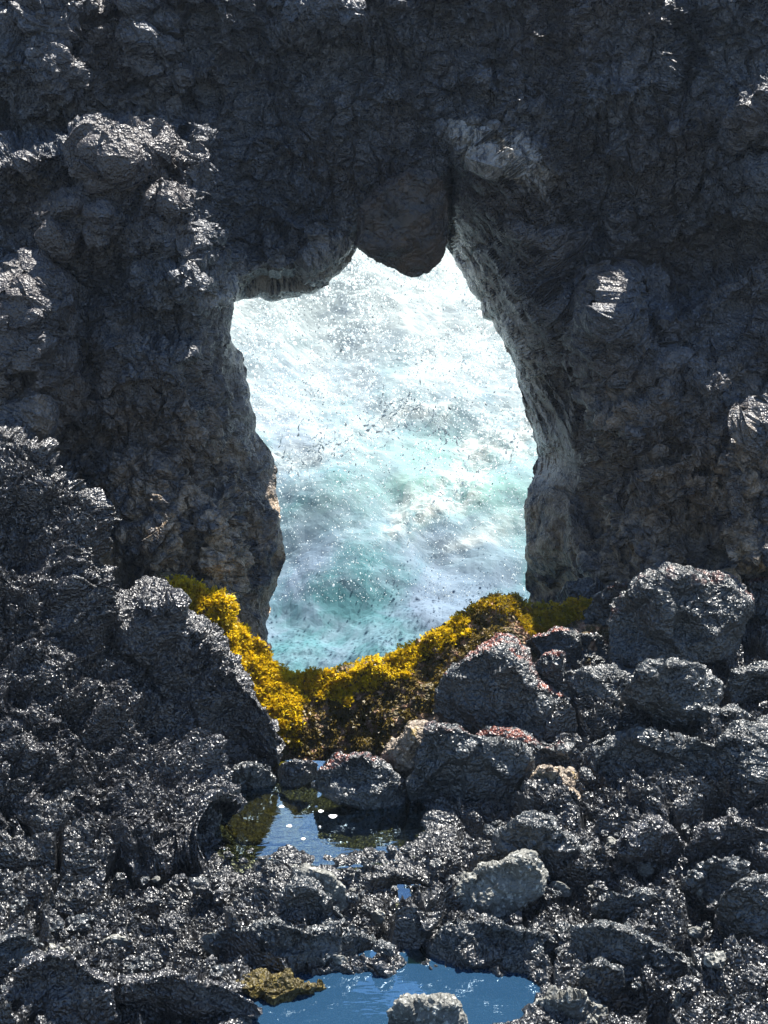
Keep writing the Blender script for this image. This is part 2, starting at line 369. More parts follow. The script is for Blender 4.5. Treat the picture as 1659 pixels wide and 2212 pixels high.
def build_arch():
    st = 2.3
    us = np.r_[np.arange(-1300, -80, 12.), np.arange(-80, 1750, st), np.arange(1750, 2960, 12.)]; vv = np.arange(-60, 1475, st)
    U, V = np.meshgrid(us, vv); U = U.astype(float); V = V.astype(float)
    # ragged edge of the opening
    e = np.stack([U/34, V/34, 0*U], -1).reshape(-1, 3)
    rag = (6*fbm(e, 3, 77)).reshape(U.shape)
    dh = sdf(HOLE, U, V)+rag*np.exp(-np.abs(sdf(HOLE, U, V))/40)
    # snap the verts just inside the opening onto its edge
    gy, gx = np.gradient(dh, st); g = np.hypot(gx, gy)+1e-6
    inside = dh < 0
    U2 = np.where(inside, U - dh*gx/g/np.maximum(g, .5), U); V2 = np.where(inside, V - dh*gy/g/np.maximum(g, .5), V)
    Y = arch_depth(U2, V2)
    nr, nc = U.shape
    P = at(U2, V2, Y).reshape(-1, 3)
    f = grid_faces(nr, nc)
    keep = ~inside.ravel()[f].all(1)
    f = f[keep]
    n = vnormals(P, f); n *= np.sign(-(n[:, 1]).mean())
    if n[:, 1].mean() > 0: n = -n
    var = sstep(fbm(P*1.1, 3, 303), -0.35, 0.45)
    d = clinker(P, 1.0, 3, big=0.07, mid=0.045, fin=0.015)*(0.75+0.6*var)
    Up, Vp = U.ravel(), V.ravel()
    pil = sstep(-sdf([(150,600),(500,560),(500,900),(600,1000),(620,1250),(600,1450),(150,1450)], U, V).ravel(), -20, 60)
    top_ = sstep(-sdf([(520,-200),(1700,-200),(1700,520),(1300,560),(1180,480),(1000,260),(880,470),(520,600)], U, V).ravel(), -20, 80)
    calm = 1-0.6*np.maximum(pil, 0.6*top_)
    wq = 0.35*np.stack([perlin(P*2.2, 1), perlin(P*2.2, 2), perlin(P*2.2, 3)], 1)
    f1, f2, idv = worley(P*np.array([1, 0.8, 0.7])/0.75+wq, 323, True)
    d = d + calm*((idv-0.5)*0.28*sstep(f2-f1, 0.0, 0.10) - 0.06*(1-sstep(f2-f1, 0.0, 0.05)))
    ss = perlin(P*np.array([5, 5, 1.1])+wq*3, 340); d = d - 0.05*np.exp(-(ss/0.07)**2)*np.maximum(pil, top_)
    f1, f2, idv = worley(P*np.array([1, 1, 1.2])/0.2+wq*2, 324, True)
    d = d + ((idv-0.5)*0.075*sstep(f2-f1, 0.0, 0.12) - 0.02*(1-sstep(f2-f1, 0.0, 0.08)))*(1.1-0.7*var)
    # the water-worn inner faces are smoother
    smooth = np.exp(-np.clip(dh.ravel(), 0, None)/55.)
    lipz = sstep(-sdf([(930,330),(1150,380),(1200,700),(1260,900),(1250,1200),(1290,1500),(900,1500),(740,560),(800,400)], U, V).ravel(), -20, 30)
    sm = np.clip(np.maximum(smooth*0.8, lipz*0.72), 0, 0.85)
    sm2 = 1-sm
    edge = np.clip(dh.ravel()/14, 0.0, 1)
    P = P + n*(d*sm2*(0.35+0.65*edge))[:, None]
    # rows behind the opening's edge and the outer border: the thickness of the wall
    idx = np.arange(nr*nc); 
    ec = np.concatenate([f[:, [0, 1]], f[:, [1, 2]], f[:, [2, 3]], f[:, [3, 0]]])
    key = np.sort(ec, 1); k64 = key[:, 0].astype(np.int64)*(nr*nc)+key[:, 1]
    uq, first, cnt = np.unique(k64, return_index=True, return_counts=True)
    be = ec[first[cnt == 1]]
    bu, bv = U2.ravel(), V2.ravel()
    cx, cy = 850., 1000.
    bverts = np.unique(be); remap = {int(a): k for k, a in enumerate(bverts)}
    rows = [P]; faces = [f]; base = len(P); prev = bverts.copy()
    isin = np.abs(dh.ravel()[bverts]) < 40
    y0 = P[bverts, 1]
    K = 9
    lut = np.full(nr*nc, -1, np.int64); lut[bverts] = np.arange(len(bverts))
    cur = bverts
    for k in range(1, K+1):
        s = k/K
        yk = y0 + (11.6-y0)*s
        ex = np.where(isin, 1+0.16*s**0.7, 1.0)
        uu = cx+(bu[bverts]-cx)*ex; vvv = cy+(bv[bverts]-cy)*ex
        vvv = vvv - np.where(isin, 430*s**0.9*sstep(bv[bverts], 800, 560), 0)
        q = at(uu, vvv, yk)
        q = q + 0.05*np.stack([perlin(q*5, 5), 0*yk, perlin(q*5+3, 6)], 1)
        new = base+np.arange(len(bverts)); base += len(bverts)
        rows.append(q)
        faces.append(np.stack([cur[lut[be[:, 1]]], cur[lut[be[:, 0]]], new[lut[be[:, 0]]], new[lut[be[:, 1]]]], 1))
        cur = new
    # back face, coarser
    us2 = np.arange(-1300, 2960, 14.); vv2 = np.arange(-60, 1475, 14.)
    U3, V3 = np.meshgrid(us2, vv2); d3 = np.minimum(sdf(HOLE, cx+(U3-cx)/1.16, cy+(V3-cy)/1.16), sdf([(430,900),(420,110),(1150,110),(1200,900)], U3, V3))
    P3 = at(U3, V3, 11.6+0*U3).reshape(-1, 3); P3[:, 1] += 0.3*fbm(P3*1.2, 3, 8)+0.15
    f3 = grid_faces(*U3.shape); f3 = f3[~(d3.ravel() < -8)[f3].any(1)][:, ::-1]
    faces.append(f3+base); rows.append(P3)
    V_ = np.concatenate(rows); wet_glare = np.zeros(len(V_)); strip2 = sstep(-sdf([(960,262),(1050,262),(1130,300),(1200,380),(1190,440),(1090,380),(1000,340)], U, V).ravel(), -15, 25)
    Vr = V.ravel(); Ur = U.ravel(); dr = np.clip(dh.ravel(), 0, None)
    wet_glare[:len(P)] = np.clip(np.exp(-(dr/62)**2)*(1-sstep(Vr, 1010, 1080))*np.where(Ur > 900, 1, np.where(Vr < 660, 0.6, 0.25))*(1-sstep(-np.abs(Ur-870), -110, -80)*sstep(Vr, 700, 650)) + 0.42*strip2, 0, 1)  # wet inner faces, also the mask for the painted foam light
    return V_, np.concatenate(faces), wet_glare
av, af, awet_glare = build_arch()
arch = mesh_obj('lava_arch', av, af, M_arch, attrs={'wet': awet_glare})
tag(arch, 'huge dark lava rock arch with a tall opening onto white surf', 'rock arch')

# ------------------------------------------------------------------ ground
MID_POOL = [(470,1745),(480,1790),(560,1830),(640,1818),(700,1840),(760,1838),(840,1825),(890,1805),(910,1750),(880,1700),(820,1690),(700,1672),(640,1668),(600,1680),(560,1712),(490,1722)]
LOW_POOL = [(430,2290),(560,2215),(540,2160),(600,2125),(700,2110),(860,2118),(900,2092),(970,2094),(1040,2105),(1100,2110),(1160,2135),(1140,2165),(1060,2200),(1010,2290)]
SMALL_POOLS = [[(868,1925),(900,1925),(905,1955),(872,1955)], [(895,2005),(925,2000),(920,2040),(890,2040)], [(-60,1875),(30,1870),(45,1895),(-20,1915)]]
Z_MID, Z_LOW = 0.03, -0.13
def world_poly(pp, z): return [tuple(at_z(u, v, z)[:2]) for u, v in pp]
WM = world_poly(MID_POOL, Z_MID); WL = world_poly(LOW_POOL, Z_LOW); WS = []
def ground_h(x, y, detail=True):
    x = np.asarray(x, float); y = np.asarray(y, float); sh = x.shape
    p = np.stack([x, y, 0*x], -1).reshape(-1, 3)
    h = 0.03 + 0.07*fbm(p*1.3, 3, 61).reshape(sh) - 0.12*sstep(y, 7.3, 6.2)
    h = h + 0.30*np.clip(y-7.35, 0, 1.5)*sstep(x, 0.15, 1.1) - 1.2*sstep(y, 8.95, 9.3)*sstep(x, 1.5, 1.0)
    h = h + 0.30*sstep(x, 0.6, 1.9)*sstep(y, 6.6, 5.5)*0.3 + 0.10*sstep(x, 1.0, 1.8)
    h = h + 0.2*sstep(-x, 1.0, 2.2)
    # front ledge above the lower pool, falling to the water
    dl = sdf(WL, x+0.05*perlin(p*7, 3).reshape(sh), y+0.05*perlin(p*7+5, 4).reshape(sh))
    h = h - 2.2*sstep(y, 8.12, 8.6)*sstep(x, 0.9, 0.45)
    h = h + (Z_LOW-0.10-h)*sstep(-dl, -0.09, 0.05)
    dm = sdf(WM, x+0.04*perlin(p*8, 5).reshape(sh), y+0.04*perlin(p*8+5, 6).reshape(sh))
    h = h + (-0.09-h)*sstep(-dm, -0.12, 0.05)
    for w, zc in WS:
        ds = sdf(w, x, y); h = h + (zc-0.06-h)*sstep(-ds, -0.10, 0.02)
    return h
for pp_ in SMALL_POOLS:
    w_ = world_poly(pp_, -0.05); WS.append((w_, float(ground_h(*np.mean(w_, 0)))-0.01))
def ground_hit(u, v):
    Y = 7.5
    zs = 0.0
    for _ in range(12):
        p = at_z(u, v, zs); zs = 0.5*zs+0.5*float(ground_h(p[0], p[1]))
    return float(p[1]), zs

def build_ground():
    ys = [4.4]
    while ys[-1] < 10.6: ys.append(ys[-1]+0.0052*(ys[-1]/6.)**2)
    ys = np.array(ys); nc = 900; sx = np.linspace(-0.40, 0.40, nc)
    Yg, S = np.meshgrid(ys, sx, indexing='ij'); X = S*Yg*1.06
    h = ground_h(X, Yg)
    P = np.stack([X, Yg, h], -1).reshape(-1, 3); f = grid_faces(len(ys), nc)[:, ::-1]
    n = vnormals(P, f)
    n = n*np.sign(n[:, 2].mean())
    d = clinker(P, 1.0, 13, big=0.08, mid=0.058, fin=0.027)
    # large broken slabs and hollows in the rubble
    f1, f2, idv = worley(P*np.array([1, 1, 2])/0.42+0.4*np.stack([perlin(P*2, 1), perlin(P*2, 2), perlin(P*2, 3)], 1), 23, True)
    slab = (idv-0.5)*0.26*sstep(f2-f1, 0.0, 0.10) - 0.06*(1-sstep(f2-f1, 0.0, 0.10))
    f1, f2, idv = worley(P*np.array([1, 1, 2])/0.19+0.5*np.stack([perlin(P*4, 1), perlin(P*4, 2), perlin(P*4, 3)], 1), 24, True)
    slab = slab + (idv-0.5)*0.09*sstep(f2-f1, 0.0, 0.12)
    dn = np.minimum(sdf(WM, P[:, 0], P[:, 1]+0.18), sdf(WL, P[:, 0], P[:, 1]+0.18))
    damp = 0.12+0.88*sstep(dn, 0.0, 0.5)
    wet = np.maximum(sstep(-sdf(WM, P[:, 0], P[:, 1]), -0.05, 0.06), sstep(-sdf(WL, P[:, 0], P[:, 1]), -0.05, 0.06))
    for w, _z in WS: wet = np.maximum(wet, sstep(-sdf(w, P[:, 0], P[:, 1]), -0.03, 0.03))
    P = P + (n*np.array([1, 1, 1]))*((d*(0.35+0.65*damp)+slab*damp)*(1-0.85*wet))[:, None]
    return P, f
gv, gf = build_ground()
ground = mesh_obj('rocky_shore', gv, gf, M_ground)
tag(ground, 'rough black lava rubble shore around the tide pools', kind='structure')
gb = np.array([(-60, -30, -0.9), (60, -30, -0.9), (60, 10.5, -0.9), (-60, 10.5, -0.9)])
o = mesh_obj('ground', gb, np.array([[0, 1, 2, 3]]), M_ground); tag(o, 'dark lava bedrock under the shore', kind='structure')

# ------------------------------------------------------------------ pool water
def water_mat(name, olive, k=3.0, sky_body=None):
    t = NT(name)
    w = t.n.new('ShaderNodeTexNoise'); w.inputs['Scale'].default_value = 7; w.inputs['Detail'].default_value = 2
    t.l.new(t.map((1, 2.6, 1)), w.inputs['Vector'])
    nb = t.bump(w.outputs['Fac'], 0.006, 0.3)
    gl = t.n.new('ShaderNodeBsdfGlossy'); gl.inputs['Roughness'].default_value = 0.02; t.l.new(nb, gl.inputs['Normal'])
    gl.inputs['Color'].default_value = (0.6, 0.82, 1, 1)
    tr = t.n.new('ShaderNodeBsdfTransparent'); tr.inputs['Color'].default_value = (*olive, 1)
    fr = t.n.new('ShaderNodeFresnel'); fr.inputs['IOR'].default_value = 1.33; t.l.new(nb, fr.inputs['Normal'])
    fac = t.math('MULTIPLY', fr.outputs[0], k, True)
    if sky_body:
        df = t.n.new('ShaderNodeBsdfDiffuse'); df.inputs['Color'].default_value = (*sky_body, 1)  # diffuse blue painted in for reflected sky
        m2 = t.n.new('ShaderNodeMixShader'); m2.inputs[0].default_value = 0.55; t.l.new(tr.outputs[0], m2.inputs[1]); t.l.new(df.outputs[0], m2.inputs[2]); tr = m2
    mx = t.n.new('ShaderNodeMixShader'); t.l.new(fac, mx.inputs[0]); t.l.new(tr.outputs[0], mx.inputs[1]); t.l.new(gl.outputs[0], mx.inputs[2])
    t.l.new(mx.outputs[0], t.out.inputs[0]); return t.m
M_water = water_mat('pool_water', (0.42, 0.45, 0.28), 5.0)
M_sky_pool = water_mat('sky_tinted_pool_water', (0.25, 0.4, 0.5), 4.0, (0.02, 0.062, 0.125))  # blue in the water colour replaces sky reflection that the arch blocks
def pool(name, wp, z, label, grow=0.25, mat=None):
    c = np.mean(np.array(wp), 0); P = []
    for x, y in wp:
        d = np.array([x, y])-c; l = np.linalg.norm(d); P.append(c+d*(1+grow/l))
    n = len(P); me = bpy.data.meshes.new(name)
    me.from_pydata([(p[0], p[1], z) for p in P], [], [list(range(n))]); me.materials.append(mat or M_water)
    o = bpy.data.objects.new(name, me); COL.objects.link(o)
    if o.data.polygons[0].normal.z < 0: o.data.flip_normals()
    tag(o, label, kind='structure'); return o
pool('tide_pool_water', WM, Z_MID, 'still blue tide pool at the foot of the arch sill', 0.2)
pool('tide_pool_water', WL, Z_LOW, 'deep blue tide pool at the bottom edge of the picture', 0.3, M_sky_pool)
for (w, zc), lb in zip(WS, ('tiny blue puddle in the rubble below the middle pool', 'small dark puddle above the front pool', 'small puddle at the far left of the rubble')):
    pool('puddle_water', w, zc, lb, 0.05)

# ------------------------------------------------------------------ ruled rock masses
def resample(pl, n):
    pl = np.array(pl, float); s = np.r_[0, np.cumsum(np.hypot(*np.diff(pl[:, :2], axis=0).T))]; t = np.linspace(0, s[-1], n)
    return np.stack([np.interp(t, s, pl[:, k]) for k in range(pl.shape[1])], 1)
def ruled(name, top, bot, mat, nc, nr, bulge=0.2, back=(0.8, -0.9), nb=30, disp=None, tintf=None, lump=0.1, seed=0, rag=0.03):
    """a rock mass from its crest line (u,v,Y) down to its foot (u,v,Y); it rolls over behind the crest"""
    A = resample(top, nc); B = resample(bot, nc)
    s = np.linspace(0, 1, nr)[:, None]
    Uu = A[:, 0]*(1-s)+B[:, 0]*s; Vv = A[:, 1]*(1-s)+B[:, 1]*s; Yy = A[:, 2]*(1-s)+B[:, 2]*s
    Yy = Yy - bulge*np.sin(np.pi*s)**0.8
    P = at(Uu, Vv, Yy)
    top3 = P[0]
    bk = []
    for k in range(nb, 0, -1):
        t = (k/nb)
        bk.append(top3 + np.array([0, back[0]*t**1.0, back[1]*t**1.6]))
    P = np.concatenate([np.array(bk), P]); R = len(P)
    P = P.reshape(-1, 3); f = grid_faces(R, nc)
    n = vnormals(P, f)
    if n[:, 2].mean() < 0: n = -n; f = f[:, ::-1]
    srow = np.repeat(np.r_[-np.linspace(1, 0.03, nb), np.linspace(0, 1, nr)], nc)
    d = disp(P) + lump*fbm(P*1.9, 3, seed+3)*sstep(np.abs(srow), 0.0, 0.12) + rag*fbm(P*8, 2, seed+8)
    P = P + n*d[:, None]
    at_ = {'tint': tintf(P, n, srow) if tintf else np.zeros(len(P))}
    o = mesh_obj(name, P, f, mat, attrs=at_)
    return o, P, n, srow

def foot(u, v, lo=0.12):
    Y, z = ground_hit(u, v); return (u, v, Y)
# left slope
ls_top = [(-190,870,9.0),(0,950,8.85),(90,990,8.8),(140,1040,8.75),(166,1085,8.7),(170,1140,8.65),(205,1240,8.55),(240,1330,8.45),(300,1440,8.3),(390,1570,8.1),(455,1690,7.85),(470,1770,7.55)]
ls_bot = [(-260,2050,0),(-100,1960,0),(50,1900,0),(200,1880,0),(330,1860,0),(400,1850,0),(455,1845,0)]
ls_bot = [(u, v, float(at_z(u, v, 0.0)[1])) for u, v, _ in ls_bot]
o, *_ = ruled('lava_slope', ls_top, ls_bot, M_slope, 620, 520, bulge=0.16, seed=101, lump=0.26,
              disp=lambda P: clinker(P, 1.0, 33, big=0.11, mid=0.065, fin=0.028))
tag(o, 'big glistening black lava slope rising along the left side of the pools', 'rock slope')

# sill of the arch
sill_top = [(300,1275,9.2),(350,1256,9.2),(400,1262,9.18),(440,1277,9.16),(490,1292,9.15),(505,1350,9.15),(545,1378,9.15),(575,1405,9.15),(600,1437,9.15),(640,1462,9.15),(700,1452,9.15),
            (800,1442,9.15),(870,1407,9.15),(925,1380,9.15),(985,1347,9.15),(1030,1307,9.15),(1062,1291,9.15),(1105,1287,9.2),(1150,1310,9.2),(1185,1322,9.25),(1240,1302,9.3),(1320,1300,9.4),(1420,1280,9.5)]
sill_bot = [(380,1590,8.75),(470,1680,8.75),(560,1735,8.8),(650,1740,8.8),(760,1740,8.8),(860,1740,8.75),(930,1690,8.6),(1010,1640,8.5),(1110,1570,8.5),(1220,1520,8.6),(1330,1460,8.9),(1480,1420,9.1)]
sill, sP, sN, sS = ruled('rock_sill', sill_top, sill_bot, M_sill, 640, 200, bulge=0.06, seed=201, lump=0.07, back=(0.7, -1.6),
              disp=lambda P: clinker(P, 0.75, 43, big=0.06, mid=0.045, fin=0.014), rag=0.02)
tag(sill, 'low brown rock sill with yellow seaweed closing the foot of the opening', 'rock ledge')

# ------------------------------------------------------------------ star shaped boulders
def star(poly, n=720):
    P = np.array(poly, float)
    x, y = P[:, 0], P[:, 1]; x2, y2 = np.roll(x, -1), np.roll(y, -1); cr = x*y2-x2*y
    A = cr.sum()/2; c = np.array([((x+x2)*cr).sum()/(6*A), ((y+y2)*cr).sum()/(6*A)])
    th = np.linspace(-np.pi, np.pi, n, endpoint=False); r = np.zeros(n)
    for k in range(len(P)):
        a = P[k]-c; b = P[(k+1) % len(P)]-c; e = b-a
        dx, dy = np.cos(th), np.sin(th)
        den = dx*e[1]-dy*e[0]
        with np.errstate(divide='ignore', invalid='ignore'):
            t = (a[0]*e[1]-a[1]*e[0])/den; s = (a[0]*dy-a[1]*dx)/den
        ok = (t > 0) & (s >= -1e-6) & (s <= 1+1e-6); r = np.where(ok, np.maximum(r, np.nan_to_num(t)), r)
    return c, th, r
def cube_sphere(n):
    vs_, fs = [], []; g = np.tan(np.linspace(-1, 1, n)*np.pi/4)
    a, b = np.meshgrid(g, g, indexing='ij'); one = np.ones_like(a); base = 0
    for (x, y, z, flip) in ((one, a, b, 0), (-one, a, b, 1), (a, one, b, 1), (a, -one, b, 0), (a, b, one, 0), (a, b, -one, 1)):
        v = np.stack([x, y, z], -1).reshape(-1, 3); v /= np.linalg.norm(v, axis=1)[:, None]
        f = grid_faces(n, n); f = f if flip else f[:, ::-1]
        vs_.append(v); fs.append(f+base); base += n*n
    v = np.concatenate(vs_); f = np.concatenate(fs)
    key = np.round(v*1e5).astype(np.int64); _, inv0, inv = np.unique(key, axis=0, return_index=True, return_inverse=True)
    return v[inv0], inv.ravel()[f]
_cs = {}
def boulder(name, label, poly, mat, cat='boulder', T=None, lean=0.15, rough=1.0, foot_v=None, Y=None, seed=None, box=0.6, tint=None, group=None, cl=(0.035, 0.028, 0.017), res=2.4):
    c, th, r = star(poly)
    P = np.array(poly); w = P[:, 0].max()-P[:, 0].min(); h = P[:, 1].max()-P[:, 1].min()
    seed = seed if seed is not None else int(c[0]*7+c[1]*3) % 9973
    n = int(np.clip(max(w, h)/res*0.75, 10, 150))
    if n not in _cs: _cs[n] = cube_sphere(n)
    d, f = _cs[n]
    vb = foot_v or P[:, 1].max()
    if Y is None: Y = ground_hit(c[0], vb-4)[0]
    px = Y/FOC
    if T is None: T = 0.42*math.sqrt(w*h)*px
    rho = np.hypot(d[:, 0], d[:, 2])
    a = np.arctan2(-d[:, 2], d[:, 0])
    rr = np.interp(a, np.r_[th, np.pi], np.r_[r, r[0]])
    rs = np.minimum(rho**box, 1)
    u = c[0]+rr*rs*np.cos(a); v = c[1]+rr*rs*np.sin(a)
    yy = np.sign(d[:, 1])*np.abs(d[:, 1])**0.85
    YY = Y + T*0.55 + T*yy + lean*(vb-v)*px
    Q = at(u, v, YY)
    rc = np.random.default_rng(seed)
    if rough > 0.4:
        for kk_ in range(9):        # flat broken faces
            pn = np.array([rc.normal()*0.55, -1.0, rc.normal()*0.3-0.05]) if kk_ < 6 else np.array([rc.normal()*0.4, rc.normal()*0.3, 1.0]); pn /= np.linalg.norm(pn)
            dq = Q@pn; off = np.percentile(dq, rc.uniform(68, 92) if kk_ < 6 else rc.uniform(95, 99)); Q = Q - pn*(np.clip(dq-off, 0, None)*0.9)[:, None]
    nn = vnormals(Q, f)
    if (nn*(Q-Q.mean(0))).sum() < 0: nn = -nn; f = f[:, ::-1]
    size = math.sqrt(w*h)*px
    k = min(1.0, size/0.5)
    eq = 0.35+0.65*np.abs(d[:, 1])**0.5
    # planar breaks: broad cells with their own offset
    f1, f2, idv = worley(Q/(size*0.42)+seed, seed, True)
    facet = ((idv-0.5)*0.16*size*sstep(f2-f1, 0, 0.25) + 0.10*size*fbm(Q/size*1.6, 3, seed))*eq
    fz = 0.55+0.45*sstep(nn[:, 2], 0.0, 0.6)
    q = facet*rough + fz*clinker(Q, rough, seed+1, big=cl[0]*k, mid=cl[1]*min(1, k*1.5), fin=cl[2])*(0.5+0.5*eq)
    Q = Q + nn*q[:, None]
    tv = np.zeros(len(Q))
    if tint: tv = tint*sstep(nn[:, 2], 0.35, 0.75)*sstep(fbm(Q*6, 3, seed+4), 0.0, 0.3)
    o = mesh_obj(name, Q, f, mat, attrs={'tint': tv})
    tag(o, label, cat, group)
    return o, Q, nn

B = M_boulder
big = {}
big['right'] = boulder('boulder', 'largest dark boulder, blue-black and flat faced, below the right foot of the arch',
    [(1300,1340),(1318,1292),(1360,1275),(1410,1250),(1450,1236),(1490,1226),(1540,1236),(1592,1246),(1622,1290),(1626,1345),(1612,1400),(1580,1425),(1500,1432),(1400,1440),(1330,1430)], B, T=0.42, tint=0.5, Y=8.4, lean=0.1)
boulder('boulder', 'low reddish crusted rock just left of the largest boulder',
    [(1262,1340),(1280,1300),(1310,1262),(1350,1250),(1390,1258),(1430,1240),(1480,1218),(1520,1225),(1500,1300),(1400,1340),(1300,1380)], B, T=0.22, tint=1.0, Y=8.95)
boulder('boulder', 'broad dark boulder with red algae crest in the middle of the right bank',
    [(944,1510),(960,1462),(1000,1424),(1050,1398),(1090,1386),(1122,1410),(1145,1445),(1165,1480),(1230,1500),(1265,1530),(1262,1570),(1200,1600),(1090,1600),(1000,1580),(945,1560)], B, T=0.36, tint=0.9, Y=8.1)
boulder('boulder', 'small upright rock with red algae between the two broad dark boulders',
    [(1150,1490),(1156,1440),(1180,1405),(1205,1402),(1222,1430),(1216,1475),(1190,1500)], B, tint=1.0, Y=8.3)
boulder('boulder', 'reddish topped rock under the yellow weed at the right end of the sill',
    [(1120,1400),(1160,1368),(1220,1362),(1290,1372),(1330,1400),(1310,1450),(1220,1450),(1150,1430)], B, tint=1.0, Y=8.75)
big['center'] = boulder('boulder', 'tall blocky black boulder standing at the right end of the middle pool',
    [(888,1690),(905,1620),(930,1572),(955,1556),(985,1572),(1012,1590),(1060,1608),(1110,1614),(1146,1650),(1142,1700),(1132,1762),(1100,1795),(1040,1815),(950,1812),(895,1780)], B, T=0.34, tint=0.25, lean=0.1, Y=7.5)
boulder('boulder', 'humped dark rock with pinkish crest sitting in the middle pool',
    [(672,1700),(690,1662),(735,1636),(785,1630),(822,1655),(860,1690),(890,1722),(890,1765),(850,1772),(800,1752),(740,1732),(690,1714)], B, T=0.22, tint=0.8, Y=7.6)
boulder('boulder', 'long low black rock with glinting top along the right edge above the rubble',
    [(1243,1680),(1262,1632),(1340,1604),(1420,1606),(1490,1600),(1540,1610),(1610,1562),(1720,1530),(1740,1720),(1640,1790),(1540,1770),(1440,1760),(1330,1750),(1275,1735)], B, T=0.45, lean=0.25, Y=7.5)
boulder('boulder', 'rounded dark boulder in front of the largest boulder on the right bank',
    [(1352,1500),(1395,1445),(1450,1428),(1512,1442),(1562,1480),(1550,1535),(1480,1565),(1400,1565),(1355,1535)], B, T=0.3, Y=7.8)
boulder('boulder', 'smooth bluish slab wedged between dark boulders on the right bank',
    [(1170,1500),(1220,1450),(1300,1440),(1380,1450),(1400,1500),(1370,1560),(1280,1580),(1200,1560)], B, T=0.26, Y=8.15, rough=0.6)
boulder('boulder', 'mottled tan and grey rock below the red crested boulder',
    [(820,1650),(850,1600),(900,1560),(945,1550),(930,1620),(905,1700),(880,1720),(840,1700)], M_tan, T=0.2, Y=7.75)
boulder('boulder', 'low rock with red specks behind the blocky black boulder',
    [(1010,1620),(1060,1580),(1110,1575),(1170,1610),(1250,1640),(1250,1680),(1180,1700),(1100,1690)], B, T=0.25, tint=0.9, Y=7.75)
boulder('boulder', 'brown stained rock face beside the blocky black boulder',
    [(1140,1700),(1170,1660),(1230,1665),(1260,1700),(1290,1760),(1240,1790),(1160,1780)], M_tan, T=0.2, Y=7.5)
boulder('boulder', 'black knob of lava between the left slope and the yellow weed',
    [(214,1300),(235,1266),(290,1257),(330,1250),(356,1262),(395,1320),(445,1370),(500,1420),(540,1470),(562,1530),(585,1600),(604,1650),(585,1690),(520,1720),(440,1700),(350,1600),(260,1450),(215,1370)], M_slope, T=0.5, lean=0.55, Y=7.7, cl=(0.08, 0.055, 0.02))
boulder('boulder', 'small dark rock at the waterline on the left of the middle pool',
    [(478,1690),(500,1662),(540,1650),(580,1665),(596,1700),(580,1722),(520,1728),(485,1722)], B, T=0.14)
boulder('boulder', 'dark rock with a bright upper edge left of the middle pool, lower',
    [(420,1770),(440,1730),(470,1722),(478,1760),(470,1800),(430,1812)], M_slope, T=0.14)
boulder('boulder', 'pale grey rounded boulder in the right foreground rubble',
    [(962,1965),(1000,1902),(1050,1872),(1110,1848),(1150,1850),(1174,1890),(1172,1930),(1130,1962),(1105,1985),(1050,1998),(985,2005)], M_grey, T=0.2)
boulder('boulder', 'dark pointed boulder behind the pale grey boulder',
    [(1076,1860),(1085,1802),(1130,1770),(1190,1776),(1240,1822),(1282,1862),(1335,1912),(1290,1942),(1200,1925),(1120,1900)], B, T=0.26)
boulder('boulder', 'grey brown boulder right of the oval pebble',
    [(1268,2000),(1290,1960),(1330,1940),(1390,1924),(1432,1950),(1425,2005),(1390,2050),(1300,2050)], M_boulder, T=0.2)
boulder('boulder', 'pitted grey boulder in the front pool at the bottom edge',
    [(828,2260),(838,2195),(870,2162),(900,2150),(942,2150),(976,2170),(1002,2205),(1015,2260)], M_grey, T=0.15, Y=5.62)
boulder('boulder', 'pale rough boulder at the bottom edge right of the front pool',
    [(1115,2260),(1130,2200),(1170,2168),(1230,2150),(1270,2150),(1310,2180),(1330,2260)], M_grey, T=0.18, Y=5.7)
boulder('boulder', 'small rounded dark boulder on the right rim of the front pool',
    [(1250,2125),(1262,2090),(1300,2078),(1340,2095),(1352,2135),(1310,2165),(1262,2155)], B, T=0.12)
boulder('boulder', 'grey boulder with dark pits second from the bottom right corner',
    [(1400,2260),(1410,2200),(1450,2165),(1500,2150),(1550,2170),(1590,2230),(1590,2270)], M_grey, T=0.18, Y=5.75)
boulder('boulder', 'brownish boulder in the bottom right corner',
    [(1585,2160),(1600,2100),(1650,2070),(1720,2080),(1740,2180),(1680,2220),(1610,2200)], M_tan, T=0.2, Y=5.95)
boulder('boulder', 'dark triangular rock leaning among the foreground rubble',
    [(560,2010),(610,1930),(640,1880),(668,1900),(720,1960),(760,2010),(760,2050),(620,2050)], B, T=0.2)
boulder('lava_slab', 'pale ribbed slab of lava tilted on the foreground rubble',
    [(638,1890),(660,1868),(700,1880),(745,1920),(752,1955),(720,1980),(680,1965),(655,1930)], M_grey, cat='rock slab', T=0.07, rough=0.6)
boulder('boulder', 'dark undercut rock hanging over the left end of the front pool',
    [(440,2060),(480,2010),(560,1990),(680,2010),(780,2030),(850,2060),(860,2110),(760,2130),(600,2120),(480,2110)], M_boulder, T=0.3)
boulder('boulder', 'dark rock left of the front pool under a flat top',
    [(200,2190),(230,2130),(330,2110),(430,2130),(540,2160),(560,2190),(440,2220),(280,2230)], M_slope, T=0.25)
boulder('boulder', 'black boulder in the bottom left corner',
    [(10,2180),(40,2090),(110,2060),(180,2085),(240,2130),(250,2200),(150,2260),(30,2260)], M_slope, T=0.25)
boulder('boulder', 'glinting lava lump at the left edge above the corner boulder',
    [(-40,2110),(-20,2040),(40,2020),(90,2045),(80,2090),(20,2130)], M_boulder, T=0.18)
boulder('boulder', 'rounded boulder at the right edge in the rubble',
    [(1545,2000),(1556,1935),(1600,1906),(1660,1900),(1700,1940),(1700,2010),(1640,2040),(1570,2030)], B, T=0.2)
